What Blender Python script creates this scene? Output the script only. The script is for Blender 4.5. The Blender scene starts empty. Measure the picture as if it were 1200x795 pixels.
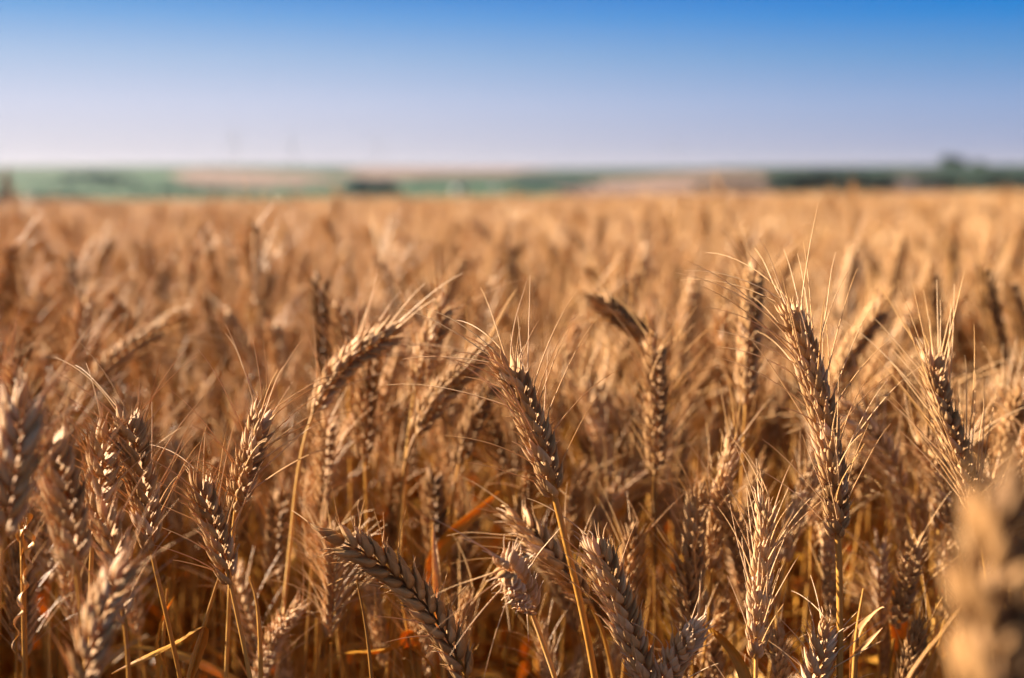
import bpy, math, random
import numpy as np
from mathutils import Vector

R = math.radians
rng = np.random.default_rng(7)
random.seed(7)
SC = bpy.context.scene
COL = SC.collection

# ------------------------------------------------------------------ camera, sky, sun, exposure
CAM_Z = 0.92
PITCH = R(7.5)
FPX = 1500.0                      # focal length in pixels of the 1200 px wide photograph
FOCUS = 0.76
cam_d = bpy.data.cameras.new('camera')
cam = bpy.data.objects.new('camera', cam_d)
COL.objects.link(cam)
cam.location = (0, 0, CAM_Z)
cam.rotation_euler = (R(90) - PITCH, 0, 0)
cam_d.sensor_width = 36
cam_d.lens = 36 * FPX / 1200
cam_d.clip_start = 0.02
cam_d.clip_end = 9000
cam_d.dof.use_dof = True
cam_d.dof.focus_distance = FOCUS
cam_d.dof.aperture_fstop = 4.0
SC.camera = cam

SUN_EL, SUN_AZ = R(26), R(-71)    # azimuth from +Y, negative to the left
world = bpy.data.worlds.new('World')
SC.world = world
world.use_nodes = True
wn = world.node_tree
wn.nodes.clear()
w_out = wn.nodes.new('ShaderNodeOutputWorld')
w_bg = wn.nodes.new('ShaderNodeBackground')
w_sky = wn.nodes.new('ShaderNodeTexSky')
w_sky.sky_type = 'NISHITA'
w_sky.sun_disc = False
w_sky.sun_elevation = SUN_EL
w_sky.sun_rotation = SUN_AZ
w_sky.air_density = 1.0
w_sky.dust_density = 0.6
w_sky.ozone_density = 2.0
EXPOSURE = 2.22
SKY = 0.05


def lin(r, g, b):
    return tuple(((c / 255 + 0.055) / 1.055) ** 2.4 if c > 10 else c / 255 / 12.92 for c in (r, g, b))


def sky_band(stops):
    """Colour of the low sky by height above the horizon."""
    r = wn.nodes.new('ShaderNodeValToRGB')
    e = r.color_ramp.elements
    while len(e) < len(stops):
        e.new(0.5)
    for k, (p, c) in enumerate(stops):
        e[k].position = p / 0.2
        e[k].color = (*lin(*c), 1)
    wn.links.new(w_h.outputs[0], r.inputs[0])
    return r


w_tc = wn.nodes.new('ShaderNodeTexCoord')
w_xyz = wn.nodes.new('ShaderNodeSeparateXYZ')
wn.links.new(w_tc.outputs['Generated'], w_xyz.inputs[0])
w_h = wn.nodes.new('ShaderNodeMapRange')          # 0 at the horizon, 1 at about 11.5 degrees
w_h.inputs['From Max'].default_value = 0.2
wn.links.new(w_xyz.outputs['Z'], w_h.inputs['Value'])
# paler towards the sun on the left, deeper blue away from it
toward = sky_band([(0.0, (206, 198, 204)), (0.02, (217, 213, 223)), (0.05, (210, 214, 234)), (0.085, (176, 198, 230)), (0.115, (126, 174, 226)), (0.135, (88, 150, 218)), (0.2, (66, 130, 205))])
away = sky_band([(0.0, (162, 162, 182)), (0.02, (152, 164, 198)), (0.05, (134, 162, 207)), (0.085, (84, 146, 206)), (0.115, (2, 128, 210)), (0.135, (0, 114, 205)), (0.2, (0, 95, 185))])
w_az = wn.nodes.new('ShaderNodeMapRange')
w_az.interpolation_type = 'SMOOTHSTEP'
w_az.inputs['From Min'].default_value = -0.50
w_az.inputs['From Max'].default_value = 0.58
wn.links.new(w_xyz.outputs['X'], w_az.inputs['Value'])
w_mix = wn.nodes.new('ShaderNodeMixRGB')
wn.links.new(w_az.outputs[0], w_mix.inputs[0])
wn.links.new(toward.outputs[0], w_mix.inputs[1])
wn.links.new(away.outputs[0], w_mix.inputs[2])
w_gain = wn.nodes.new('ShaderNodeVectorMath'); w_gain.operation = 'SCALE'
w_gain.inputs['Scale'].default_value = 1.0 / (SKY * 2 ** EXPOSURE)
wn.links.new(w_mix.outputs[0], w_gain.inputs[0])
w_up = wn.nodes.new('ShaderNodeMapRange')
w_up.interpolation_type = 'SMOOTHSTEP'
w_up.inputs['From Min'].default_value = 0.20
w_up.inputs['From Max'].default_value = 0.40
wn.links.new(w_xyz.outputs['Z'], w_up.inputs['Value'])
w_all = wn.nodes.new('ShaderNodeMixRGB')
wn.links.new(w_up.outputs[0], w_all.inputs[0])
wn.links.new(w_gain.outputs[0], w_all.inputs[1])
w_dim = wn.nodes.new('ShaderNodeVectorMath'); w_dim.operation = 'SCALE'
w_dim.inputs['Scale'].default_value = 0.58
wn.links.new(w_sky.outputs[0], w_dim.inputs[0])
wn.links.new(w_dim.outputs[0], w_all.inputs[2])
wn.links.new(w_all.outputs[0], w_bg.inputs[0])
w_bg.inputs[1].default_value = SKY
wn.links.new(w_bg.outputs[0], w_out.inputs[0])

sun_d = bpy.data.lights.new('sun', 'SUN')
sun_d.energy = 5.0
sun_d.angle = R(0.5)
sun_d.color = (1.0, 0.87, 0.72)
sun = bpy.data.objects.new('sun', sun_d)
COL.objects.link(sun)
S = Vector((math.sin(SUN_AZ) * math.cos(SUN_EL), math.cos(SUN_AZ) * math.cos(SUN_EL), math.sin(SUN_EL)))
sun.rotation_euler = S.to_track_quat('Z', 'Y').to_euler()
sun.location = (-3, 1, 4)

vs = SC.view_settings
vs.view_transform = 'Standard'
vs.look = 'None'
vs.exposure = EXPOSURE
vs.gamma = 1.0
vs.use_curve_mapping = False
SC.render.engine = 'CYCLES'
cy = SC.cycles
cy.use_denoising = True
cy.max_bounces = 6
cy.diffuse_bounces = 4
cy.glossy_bounces = 2
cy.transmission_bounces = 4
cy.transparent_max_bounces = 4
cy.caustics_reflective = False
cy.caustics_refractive = False


def at(px, py, d):
    """A point d metres in front of the lens in the direction of pixel (px, py) of the 1200 x 795 photograph."""
    u, v = (px - 600) / FPX, (397.5 - py) / FPX
    c, s = math.cos(PITCH), math.sin(PITCH)
    return np.array([u * d, d * (c + v * s), CAM_Z + d * (v * c - s)])


# ------------------------------------------------------------------ node helpers and materials
def new_mat(name):
    m = bpy.data.materials.new(name)
    m.use_nodes = True
    m.node_tree.nodes.clear()
    return m, m.node_tree.nodes, m.node_tree.links


def ramp(nodes, stops):
    r = nodes.new('ShaderNodeValToRGB')
    e = r.color_ramp.elements
    while len(e) < len(stops):
        e.new(0.5)
    for k, (p, c) in enumerate(stops):
        e[k].position = p
        e[k].color = (*c, 1)
    return r


def straw_material(name, stops, translucent=0.25, rough=0.5, striate=(60.0, 3.0), bump=0.25, glow=None, spec=0.35):
    """Dry straw: a tint per grain and per plant, fine lengthwise fibres, some light shining through."""
    m, N, L = new_mat(name)
    out = N.new('ShaderNodeOutputMaterial')
    att = N.new('ShaderNodeAttribute'); att.attribute_name = 'tint'
    oi = N.new('ShaderNodeObjectInfo')
    uv = N.new('ShaderNodeUVMap')
    mp = N.new('ShaderNodeMapping')
    mp.inputs['Scale'].default_value = (striate[0], striate[1], 1)
    L.new(uv.outputs[0], mp.inputs[0])
    nz = N.new('ShaderNodeTexNoise'); nz.inputs['Scale'].default_value = 1.0; nz.inputs['Detail'].default_value = 3
    L.new(mp.outputs[0], nz.inputs['Vector'])
    geo = N.new('ShaderNodeTexCoord')
    nz2 = N.new('ShaderNodeTexNoise'); nz2.inputs['Scale'].default_value = 220.0; nz2.inputs['Detail'].default_value = 4
    L.new(geo.outputs['Object'], nz2.inputs['Vector'])
    # value = tint + .22*(random-.5) + .5*(noise-.5) + .3*(noise2-.5)
    def madd(a, k, b):
        n = N.new('ShaderNodeMath'); n.operation = 'MULTIPLY_ADD'
        L.new(a, n.inputs[0]); n.inputs[1].default_value = k
        if isinstance(b, float):
            n.inputs[2].default_value = b
        else:
            L.new(b, n.inputs[2])
        return n.outputs[0]
    v = madd(att.outputs['Fac'], 1.0, -0.56)
    v = madd(oi.outputs['Random'], 0.26, v)
    v = madd(nz.outputs['Fac'], 0.55, v)
    v = madd(nz2.outputs['Fac'], 0.30, v)
    rp = ramp(N, stops)
    L.new(v, rp.inputs[0])
    p = N.new('ShaderNodeBsdfPrincipled')
    p.inputs['Roughness'].default_value = rough
    p.inputs['Specular IOR Level'].default_value = spec
    L.new(rp.outputs[0], p.inputs['Base Color'])
    bp = N.new('ShaderNodeBump'); bp.inputs['Strength'].default_value = bump; bp.inputs['Distance'].default_value = 0.0006
    L.new(nz.outputs['Fac'], bp.inputs['Height'])
    L.new(bp.outputs[0], p.inputs['Normal'])
    tr = N.new('ShaderNodeBsdfTranslucent')
    mx = N.new('ShaderNodeMixRGB'); mx.blend_type = 'MULTIPLY'; mx.inputs[0].default_value = 1
    mx.inputs[2].default_value = (*(glow or (1.0, 0.72, 0.38)), 1)
    L.new(rp.outputs[0], mx.inputs[1])
    L.new(mx.outputs[0], tr.inputs[0])
    ms = N.new('ShaderNodeMixShader'); ms.inputs[0].default_value = translucent
    L.new(p.outputs[0], ms.inputs[1]); L.new(tr.outputs[0], ms.inputs[2])
    L.new(ms.outputs[0], out.inputs[0])
    return m


M_EAR = straw_material('ear_husk', [(0.0, (0.16, 0.078, 0.026)), (0.3, (0.39, 0.203, 0.072)), (0.6, (0.60, 0.362, 0.155)), (1.0, (0.80, 0.61, 0.41))], 0.27, 0.58, spec=0.22)
M_AWN = straw_material('awn_bristle', [(0.0, (0.34, 0.16, 0.045)), (0.4, (0.63, 0.345, 0.10)), (1.0, (0.80, 0.58, 0.34))], 0.25, 0.4, bump=0.0)
M_STEM = straw_material('straw_stem', [(0.0, (0.15, 0.062, 0.014)), (0.4, (0.46, 0.205, 0.030)), (0.75, (0.62, 0.335, 0.078)), (1.0, (0.72, 0.50, 0.28))], 0.2, 0.42, (26.0, 3.0), 0.3)
M_LEAF = straw_material('dry_leaf', [(0.0, (0.22, 0.10, 0.018)), (0.4, (0.60, 0.275, 0.024)), (0.75, (0.70, 0.39, 0.065)), (1.0, (0.75, 0.52, 0.29))], 0.45, 0.45, (14.0, 1.5), 0.4, (1.0, 0.74, 0.30))
MATS = [M_EAR, M_AWN, M_STEM, M_LEAF]


def plain_material(name, c1, c2, scale, rough=0.9, detail=6.0, bump=0.0):
    m, N, L = new_mat(name)
    out = N.new('ShaderNodeOutputMaterial')
    p = N.new('ShaderNodeBsdfPrincipled')
    p.inputs['Roughness'].default_value = rough
    p.inputs['Specular IOR Level'].default_value = 0.2
    tc = N.new('ShaderNodeTexCoord')
    nz = N.new('ShaderNodeTexNoise'); nz.inputs['Scale'].default_value = scale; nz.inputs['Detail'].default_value = detail
    L.new(tc.outputs['Object'], nz.inputs['Vector'])
    rp = ramp(N, [(0.3, c1), (0.7, c2)])
    L.new(nz.outputs['Fac'], rp.inputs[0])
    L.new(rp.outputs[0], p.inputs['Base Color'])
    if bump:
        b = N.new('ShaderNodeBump'); b.inputs['Strength'].default_value = bump
        L.new(nz.outputs['Fac'], b.inputs['Height']); L.new(b.outputs[0], p.inputs['Normal'])
    L.new(p.outputs[0], out.inputs[0])
    return m


M_SOIL = plain_material('dark_soil', (0.035, 0.02, 0.010), (0.12, 0.07, 0.035), 30, bump=0.5)
M_LAND = plain_material('far_land', (0.02, 0.045, 0.02), (0.055, 0.06, 0.03), 0.01)
M_GREEN = plain_material('green_crop', (0.015, 0.046, 0.016), (0.030, 0.068, 0.026), 0.02)
M_DKGREEN = plain_material('dark_green_crop', (0.006, 0.020, 0.007), (0.013, 0.031, 0.010), 0.02)
M_STUBBLE = plain_material('pale_stubble', (0.125, 0.078, 0.055), (0.17, 0.105, 0.073), 0.02)
M_BROWN = plain_material('ploughed_earth', (0.03, 0.02, 0.014), (0.05, 0.032, 0.022), 0.03)
M_CROWN = plain_material('tree_leaves', (0.012, 0.035, 0.018), (0.028, 0.055, 0.025), 0.5)
M_BARK = plain_material('tree_bark', (0.07, 0.05, 0.035), (0.13, 0.10, 0.07), 3)
M_WHITE = plain_material('white_render', (0.34, 0.33, 0.31), (0.42, 0.41, 0.40), 0.6)
M_TILE = plain_material('grey_roof', (0.16, 0.13, 0.12), (0.22, 0.19, 0.17), 1.0)
M_STEEL = plain_material('galvanised_steel', (0.22, 0.23, 0.25), (0.30, 0.31, 0.33), 1.0, 0.5)
M_DOCK = plain_material('rust_seed', (0.14, 0.02, 0.012), (0.26, 0.05, 0.03), 60)


# ------------------------------------------------------------------ mesh builder
class MB:
    def __init__(self):
        self.v, self.f, self.uv, self.t, self.m, self.n = [], [], [], [], [], 0

    def add(self, v, f, uv=None, tint=0.5, mat=0):
        v = np.asarray(v, float)
        f = np.asarray(f, int)
        self.v.append(v)
        self.f.append(f + self.n)
        self.uv.append(np.zeros((len(v), 2)) if uv is None else uv)
        self.t.append(np.full(len(v), tint) if np.isscalar(tint) else tint)
        self.m.append(np.full(len(f), mat))
        self.n += len(v)

    def merge(self, o):
        for v, f, uv, t, m in zip(o.v, o.f, o.uv, o.t, o.m):
            self.v.append(v); self.f.append(f - 0 + 0); self.uv.append(uv); self.t.append(t); self.m.append(m)
        k = self.n
        for j in range(len(o.f)):
            self.f[-len(o.f) + j] = o.f[j] + k
        self.n += o.n

    def mesh(self, name, mats, offset=(0, 0, 0), smooth=True):
        me = bpy.data.meshes.new(name)
        v = np.concatenate(self.v) - np.asarray(offset)
        f = np.concatenate(self.f)
        k = f.shape[1]
        me.vertices.add(len(v)); me.vertices.foreach_set('co', v.astype(np.float32).ravel())
        me.loops.add(f.size); me.loops.foreach_set('vertex_index', f.ravel().astype(np.int32))
        me.polygons.add(len(f))
        me.polygons.foreach_set('loop_start', np.arange(0, f.size, k, dtype=np.int32))
        me.polygons.foreach_set('material_index', np.concatenate(self.m).astype(np.int32))
        me.polygons.foreach_set('use_smooth', np.full(len(f), smooth))
        uv = np.concatenate(self.uv)
        ul = me.uv_layers.new(name='UVMap')
        ul.data.foreach_set('uv', uv[f.ravel()].astype(np.float32).ravel())
        a = me.attributes.new('tint', 'FLOAT', 'POINT')
        a.data.foreach_set('value', np.concatenate(self.t).astype(np.float32))
        for m in mats:
            me.materials.append(m)
        me.update(calc_edges=True)
        me.validate()
        return me


def obj(name, me, parent=None, loc=(0, 0, 0)):
    o = bpy.data.objects.new(name, me)
    COL.objects.link(o)
    o.location = loc
    if parent is not None:
        o.parent = parent
    return o


def tag(o, label=None, cat=None, group=None, kind=None):
    for k, v in (('label', label), ('category', cat), ('group', group), ('kind', kind)):
        if v:
            o[k] = v
    return o


def unit(v):
    v = np.asarray(v, float)
    return v / max(1e-9, np.linalg.norm(v))


def spline(P, n):
    """n points evenly spaced along a centripetal Catmull-Rom curve through P."""
    P = [np.asarray(p, float) for p in P]
    if len(P) == 2:
        return np.linspace(P[0], P[1], n)
    Q = [2 * P[0] - P[1]] + P + [2 * P[-1] - P[-2]]
    out = []
    for i in range(1, len(Q) - 2):
        p0, p1, p2, p3 = Q[i - 1:i + 3]
        t0 = 0.0
        t1 = t0 + math.sqrt(np.linalg.norm(p1 - p0) + 1e-9)
        t2 = t1 + math.sqrt(np.linalg.norm(p2 - p1) + 1e-9)
        t3 = t2 + math.sqrt(np.linalg.norm(p3 - p2) + 1e-9)
        for t in np.linspace(t1, t2, 24, endpoint=False):
            a1 = (t1 - t) / (t1 - t0) * p0 + (t - t0) / (t1 - t0) * p1
            a2 = (t2 - t) / (t2 - t1) * p1 + (t - t1) / (t2 - t1) * p2
            a3 = (t3 - t) / (t3 - t2) * p2 + (t - t2) / (t3 - t2) * p3
            b1 = (t2 - t) / (t2 - t0) * a1 + (t - t0) / (t2 - t0) * a2
            b2 = (t3 - t) / (t3 - t1) * a2 + (t - t1) / (t3 - t1) * a3
            out.append((t2 - t) / (t2 - t1) * b1 + (t - t1) / (t2 - t1) * b2)
    out.append(P[-1])
    out = np.array(out)
    s = np.concatenate([[0], np.cumsum(np.linalg.norm(np.diff(out, axis=0), axis=1))])
    u = np.linspace(0, s[-1], n)
    return np.stack([np.interp(u, s, out[:, k]) for k in range(3)], 1)


def frames(P, ref):
    """Tangent, N and B at every point of a polyline; N starts along ref and is carried along."""
    T = np.gradient(P, axis=0)
    T /= np.linalg.norm(T, axis=1)[:, None]
    N = np.zeros_like(T)
    n = np.asarray(ref, float)
    for i in range(len(P)):
        n = unit(n - np.dot(n, T[i]) * T[i])
        N[i] = n
    return T, N, np.cross(T, N)


def tube(mb, P, r, sides=6, tint=0.5, mat=0, ref=(1, 0.3, 0.1), vlen=1.0, uoff=0.0):
    P = np.asarray(P)
    n = len(P)
    r = np.broadcast_to(np.asarray(r, float), (n,))
    T, N, B = frames(P, ref)
    a = np.arange(sides) * 2 * math.pi / sides
    V = P[:, None, :] + r[:, None, None] * (np.cos(a)[None, :, None] * N[:, None, :] + np.sin(a)[None, :, None] * B[:, None, :])
    uv = np.stack(np.broadcast_arrays((0.5 - 0.5 * np.cos(a))[None, :] + uoff, (np.linspace(0, vlen, n) + uoff)[:, None]), -1).reshape(-1, 2)
    i, j = np.meshgrid(np.arange(n - 1), np.arange(sides), indexing='ij')
    k = (j + 1) % sides
    f = np.stack([i * sides + j, i * sides + k, (i + 1) * sides + k, (i + 1) * sides + j], -1).reshape(-1, 4)
    t = tint if np.isscalar(tint) else np.repeat(tint, sides)
    mb.add(V.reshape(-1, 3), f, uv, t, mat)


# florets of one spikelet: place in the fan, length, half width, height on the rachis, outward tilt, share that carry an awn
FAN = [(-1, .0098, .0018, 0, .04, 0), (1, .0098, .0018, 0, .04, 0), (-.72, .0122, .0020, .0018, .10, .75), (.72, .0122, .0020, .0018, .10, .75),
       (-.3, .0122, .0020, .0034, .18, .35), (.3, .0122, .0020, .0034, .18, .35), (0, .0112, .0019, .0052, .12, .15)]
FAN_FAR = [(-1, .0104, .0021, 0, .04, 0), (1, .0104, .0021, 0, .04, 0), (-.5, .0124, .0025, .0024, .12, .8), (.5, .0124, .0025, .0024, .12, .8), (0, .0116, .0023, .0048, .14, .2)]


# husk template: a pointed, keeled boat, along +z, unit length and unit half-width
def husk_template(rings, segs):
    t = np.linspace(0, 1, rings)
    prof = np.interp(t, [0, 0.10, 0.30, 0.45, 0.65, 0.85, 1.0], [0.35, 0.74, 1.0, 0.96, 0.68, 0.30, 0.03])
    a = np.arange(segs) * 2 * math.pi / segs
    x = np.cos(a)
    y = np.sin(a)
    keel = 1 + 0.22 * np.exp(-((a - math.pi / 2) / 0.35) ** 2)
    y = y * keel
    V = np.zeros((rings, segs, 3))
    V[..., 0] = prof[:, None] * x[None]
    V[..., 1] = prof[:, None] * (y[None] * 0.64) + (0.55 * np.sin(np.pi * t) * 0.35)[:, None]
    V[..., 2] = t[:, None]
    uv = np.stack(np.broadcast_arrays((0.5 + 0.5 * x)[None], t[:, None]), -1).reshape(-1, 2)
    i, j = np.meshgrid(np.arange(rings - 1), np.arange(segs), indexing='ij')
    k = (j + 1) % segs
    f = np.stack([i * segs + j, i * segs + k, (i + 1) * segs + k, (i + 1) * segs + j], -1).reshape(-1, 4)
    return V.reshape(-1, 3), f, uv


HUSK = {2: husk_template(11, 10), 1: husk_template(6, 6), 0: husk_template(5, 5)}


def husk(mb, base, d, out, length, w, tint, lod, thick=1.0):
    """One husk from base along d; its keel faces out."""
    V, f, uv = HUSK[lod]
    d = unit(unit(d) + rng.normal(0, 0.045, 3))
    y = unit(out - np.dot(out, d) * d)
    x = np.cross(y, d)
    bow = 0.10 * length * np.sin(np.pi * V[:, 2]) ** 1.0
    w = w * rng.uniform(0.98, 1.2)
    W = base + V[:, 0:1] * w * x + V[:, 1:2] * w * thick * y + V[:, 2:3] * length * d + bow[:, None] * y * 0.25
    tt = tint + 0.10 * (V[:, 2] - 0.5) + 0.25 * np.clip(V[:, 2] - 0.82, 0, 1)
    mb.add(W, f, uv + rng.random(2) * 7, tt, 0)
    return base + d * length * 0.97


def make_ear(P, roll=0.6, width=1.0, tone=0.5, lod=2, awns=0.4, awn_len=0.05, splay=0.5, split=False, spacing=0.0046, plump=1.0):
    """The ear on the polyline P (base to tip): (list of spikelet MBs, rachis MB, list of awn MBs)."""
    L = np.linalg.norm(np.diff(P, axis=0), axis=1).sum()
    T, N, B = frames(P, np.array([math.cos(roll), math.sin(roll), 0.05]))
    n = max(8, int(L / spacing))
    n_p = len(P)
    rach = MB()
    tube(rach, P[:-1], np.linspace(0.0011, 0.0006, n_p - 1), 5, tone - 0.1, 0)
    spk, aw = [], []
    asg = {2: (3, 9), 1: (3, 6), 0: (3, 4)}[lod]
    for k in range(n):
        u = (k + 0.12) / n
        q = u * (n_p - 1)
        i = min(n_p - 2, int(q))
        fr = q - i
        p = P[i] * (1 - fr) + P[i + 1] * fr
        t, nn, b = T[i], N[i], B[i]
        side = 1 if k % 2 else -1
        last = k >= n - 1
        sc = np.interp(u, [0, 0.12, 0.3, 0.75, 1.0], [0.72, 0.9, 1.0, 0.97, 0.74]) * width * rng.uniform(0.92, 1.08)
        a = R(rng.uniform(17, 26)) if not last else 0.05
        o = side * nn
        if last:
            o = b
        d0 = unit(t * math.cos(a) + o * math.sin(a) + b * rng.normal(0, 0.05))
        base = p + o * 0.0009 * width
        m = MB()
        tips = []
        tn = tone + rng.normal(0, 0.07)
        # two outer glumes, then the lemmas fanned between them, a middle floret on top
        fan = FAN if lod else FAN_FAR
        for f, hl, hw, bt, up, pa in fan:
            if lod == 0 and f == 0 and k % 2:
                continue
            d = unit(d0 + f * b * rng.uniform(0.33, 0.46) + o * up)
            e = husk(m, base + t * bt * sc + f * b * 0.0023 * sc + o * bt * 0.25, d, f * b * 0.8 + o * (1.1 - 0.3 * abs(f)),
                     hl * sc ** 0.6 * rng.uniform(0.9, 1.1), hw * sc ** 0.8 * plump, tn + rng.normal(0, 0.075), lod, 0.9)
            if pa:
                tips.append((e, d, f, pa))
        for e, d, sg, pa in tips:
            whole = rng.random() < awns * pa
            if lod == 0 and not whole:
                continue
            if whole:
                al = awn_len * rng.uniform(0.7, 1.15) * np.interp(u, [0, 0.3, 1], [0.8, 1, 0.9])
                if rng.random() < 0.15:
                    al *= rng.uniform(0.3, 0.7)
            else:
                al = rng.uniform(0.002, 0.006) * (1 + 0.7 * u)
            outv = unit(o * 0.8 + sg * b * 0.7 + rng.normal(0, 0.2, 3))
            sp = splay * rng.uniform(0.75, 1.25)
            de = unit(t * math.cos(sp) + outv * math.sin(sp))
            ts = np.linspace(0, 1, asg[1] if whole else 3)[:, None]
            ds = unit(0.35 * d + 0.65 * de) if whole else d
            crv = e + al * (ds * ts + (de - ds) * (ts ** 1.6) * 0.8 + np.array([0, 0, -0.10]) * ts ** 3 * (al / 0.06))
            if whole and lod == 2:
                crv = crv + rng.normal(0, 0.0004, 3) * np.sin(np.pi * ts * rng.uniform(1, 2))
            am = MB() if whole else m
            tube(am, crv, np.linspace(0.00050 if whole else 0.00048, 0.00016, len(crv)), asg[0], tone + 0.12 + rng.normal(0, 0.08), 1 if whole else 0)
            if whole:
                aw.append(am)
        spk.append(m)
    return spk, rach, aw


def make_stem(P, r0=0.0019, r1=0.0011, tone=0.5, sides=7, node_at=None):
    mb = MB()
    n = len(P)
    r = np.linspace(r0, r1, n) if r1 is not None else r0
    tt = tone + 0.08 * np.sin(np.linspace(0, 9, n) + rng.uniform(0, 6)) + rng.normal(0, 0.02, n)
    tube(mb, P, r, sides, tt, 2, vlen=6.0, uoff=rng.uniform(0, 9))
    L = np.linalg.norm(np.diff(P, axis=0), axis=1).sum()
    if node_at and n > 20:
        for z in node_at:
            i = int(np.clip(z * n, 2, n - 4))
            Q = spline(P[i - 1:i + 2], 9)
            rr = r[i] * (1.05 + 0.5 * np.exp(-((np.linspace(-1, 1, 9)) / 0.4) ** 2))
            tube(mb, Q, rr, sides, tone - 0.28, 2)
    return mb


def make_leaf(P, w0=0.005, twist=0.0, tone=0.5, fold=0.35, ref=(0.3, 1, 0.2), mat=3, base_w=0.4):
    """A dry blade along P: a thin folded strip, twisted along its length."""
    mb = MB()
    n = len(P)
    T, N, B = frames(P, np.asarray(ref, float))
    t = np.linspace(0, 1, n)
    w = w0 * np.interp(t, [0, 0.12, 0.45, 0.8, 1], [base_w, 0.95, 1.0, 0.6, 0.04])
    ang = twist * t + 0.25 * np.sin(t * 7 + rng.uniform(0, 6))
    X = np.cos(ang)[:, None] * B + np.sin(ang)[:, None] * N
    Y = -np.sin(ang)[:, None] * B + np.cos(ang)[:, None] * N
    cs = np.linspace(-1, 1, 5)
    V = P[:, None, :] + (w[:, None] * cs[None])[..., None] * X[:, None, :] + (w[:, None] * fold * np.abs(cs)[None])[..., None] * Y[:, None, :]
    V = V + (rng.normal(0, 1, (n, 5)) * w[:, None] * 0.05)[..., None] * Y[:, None, :]
    top = V.reshape(-1, 3)
    low = (V - 0.00016 * Y[:, None, :]).reshape(-1, 3)
    uv = np.stack(np.broadcast_arrays((0.5 + 0.5 * cs)[None], t[:, None]), -1).reshape(-1, 2) + rng.uniform(0, 9, 2)
    i, j = np.meshgrid(np.arange(n - 1), np.arange(4), indexing='ij')
    f = np.stack([i * 5 + j, i * 5 + j + 1, (i + 1) * 5 + j + 1, (i + 1) * 5 + j], -1).reshape(-1, 4)
    tt = np.repeat(tone + 0.1 * np.sin(t * 5 + rng.uniform(0, 6)), 5)
    mb.add(top, f, uv, tt, mat)
    mb.add(low, f[:, ::-1], uv, tt, mat)
    return mb


def leaf_path(p0, az, length, rise, droop, n=18, sway=0.15):
    """A blade that leaves the stem upward and bows over."""
    h = np.array([math.cos(az), math.sin(az), 0])
    sd = np.array([-math.sin(az), math.cos(az), 0])
    t = np.linspace(0, 1, n)
    ang = rise - droop * t ** 1.3
    d = np.cos(ang)[:, None] * h + np.sin(ang)[:, None] * np.array([0, 0, 1.0]) + (sway * np.sin(t * 5 + rng.uniform(0, 6)))[:, None] * sd
    P = p0 + np.concatenate([np.zeros((1, 3)), np.cumsum(d[:-1], axis=0)]) * length / (n - 1)
    return P


# ------------------------------------------------------------------ the land
def near_ground(x, y):
    """Height of the wheat field's soil: it falls gently away from the camera and rises a little to the right."""
    d = np.maximum(y - 2.0, 0)
    return -0.0187 * d + 0.0100 * x * np.clip(y / 8, 0, 1)


PROF_D = np.array([30, 45, 80, 150, 250, 400, 700, 1000, 1400, 1800, 2200, 2600, 5000])
PROF_Y = np.array([266, 262, 255, 246, 239, 231, 222, 213, 204.5, 198.5, 196.0, 196.5, 198.5])
PROF_R = np.array([266, 261, 252, 242, 234, 226, 205.5, 196.5, 195.5, 195.5, 196, 197, 198.5])
HORIZON_Y = 200.0
FIELD_END = 30.0


def land(x, y):
    x = np.asarray(x, float); y = np.asarray(y, float)
    d = np.hypot(x, y)
    az = np.arctan2(x, np.maximum(y, 1e-3))
    py = np.interp(np.log(np.maximum(d, 30)), np.log(PROF_D), PROF_Y)
    pr = np.interp(np.log(np.maximum(d, 30)), np.log(PROF_D), PROF_R)
    kr = np.clip((az - 0.02) / 0.16, 0, 1)
    kr = kr * kr * (3 - 2 * kr)
    py = py * (1 - kr) + pr * kr
    py = py + 1.7 * np.sin(az * 9 + 0.6) * np.clip((d - 600) / 1200, 0, 1) 
    far = CAM_Z + (HORIZON_Y - py) / FPX * d
    k = np.clip((d - 31) / 25, 0, 1)
    k = k * k * (3 - 2 * k)
    near = near_ground(x, np.clip(y, -40, 60))
    return near * (1 - k) + far * k


def build_ground():
    ds = np.concatenate([np.linspace(0, 4, 12), np.geomspace(4.5, 60, 50), np.geomspace(65, 5000, 80)])
    az = np.linspace(-math.pi, math.pi, 241)
    D, A = np.meshgrid(ds, az, indexing='ij')
    X, Y = D * np.sin(A), D * np.cos(A)
    # inside the first metres the sheet is a plain soil surface with small clods
    Z = land(X, Y) + rng.normal(0, 0.006, X.shape) * (D < 30)
    Z[0, :] = Z[0, 0]
    Z[:, -1] = Z[:, 0]
    V = np.stack([X, Y, Z], -1).reshape(-1, 3)
    n = len(az)
    i, j = np.meshgrid(np.arange(len(ds) - 1), np.arange(n - 1), indexing='ij')
    f = np.stack([i * n + j, i * n + j + 1, (i + 1) * n + j + 1, (i + 1) * n + j], -1).reshape(-1, 4)
    mb = MB()
    mb.add(V, f[:, ::-1])
    me = mb.mesh('ground', [M_SOIL, M_LAND])
    mi = np.zeros(len(f), np.int32)
    mi[(D[:-1, :-1] > FIELD_END + 1).ravel()] = 1
    me.polygons.foreach_set('material_index', mi)
    return tag(obj('ground', me), kind='structure')


build_ground()


def depth_of_row(py, px):
    """How far along azimuth px the land is seen at row py."""
    d = np.geomspace(60, 2250, 500)
    az = math.atan((px - 600) / FPX)
    row = HORIZON_Y - (land(d * math.sin(az), d * math.cos(az)) - CAM_Z) / d * FPX
    row = np.minimum.accumulate(row)
    return float(np.interp(-py, -row, d))


FIELD_N = [0]


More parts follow.
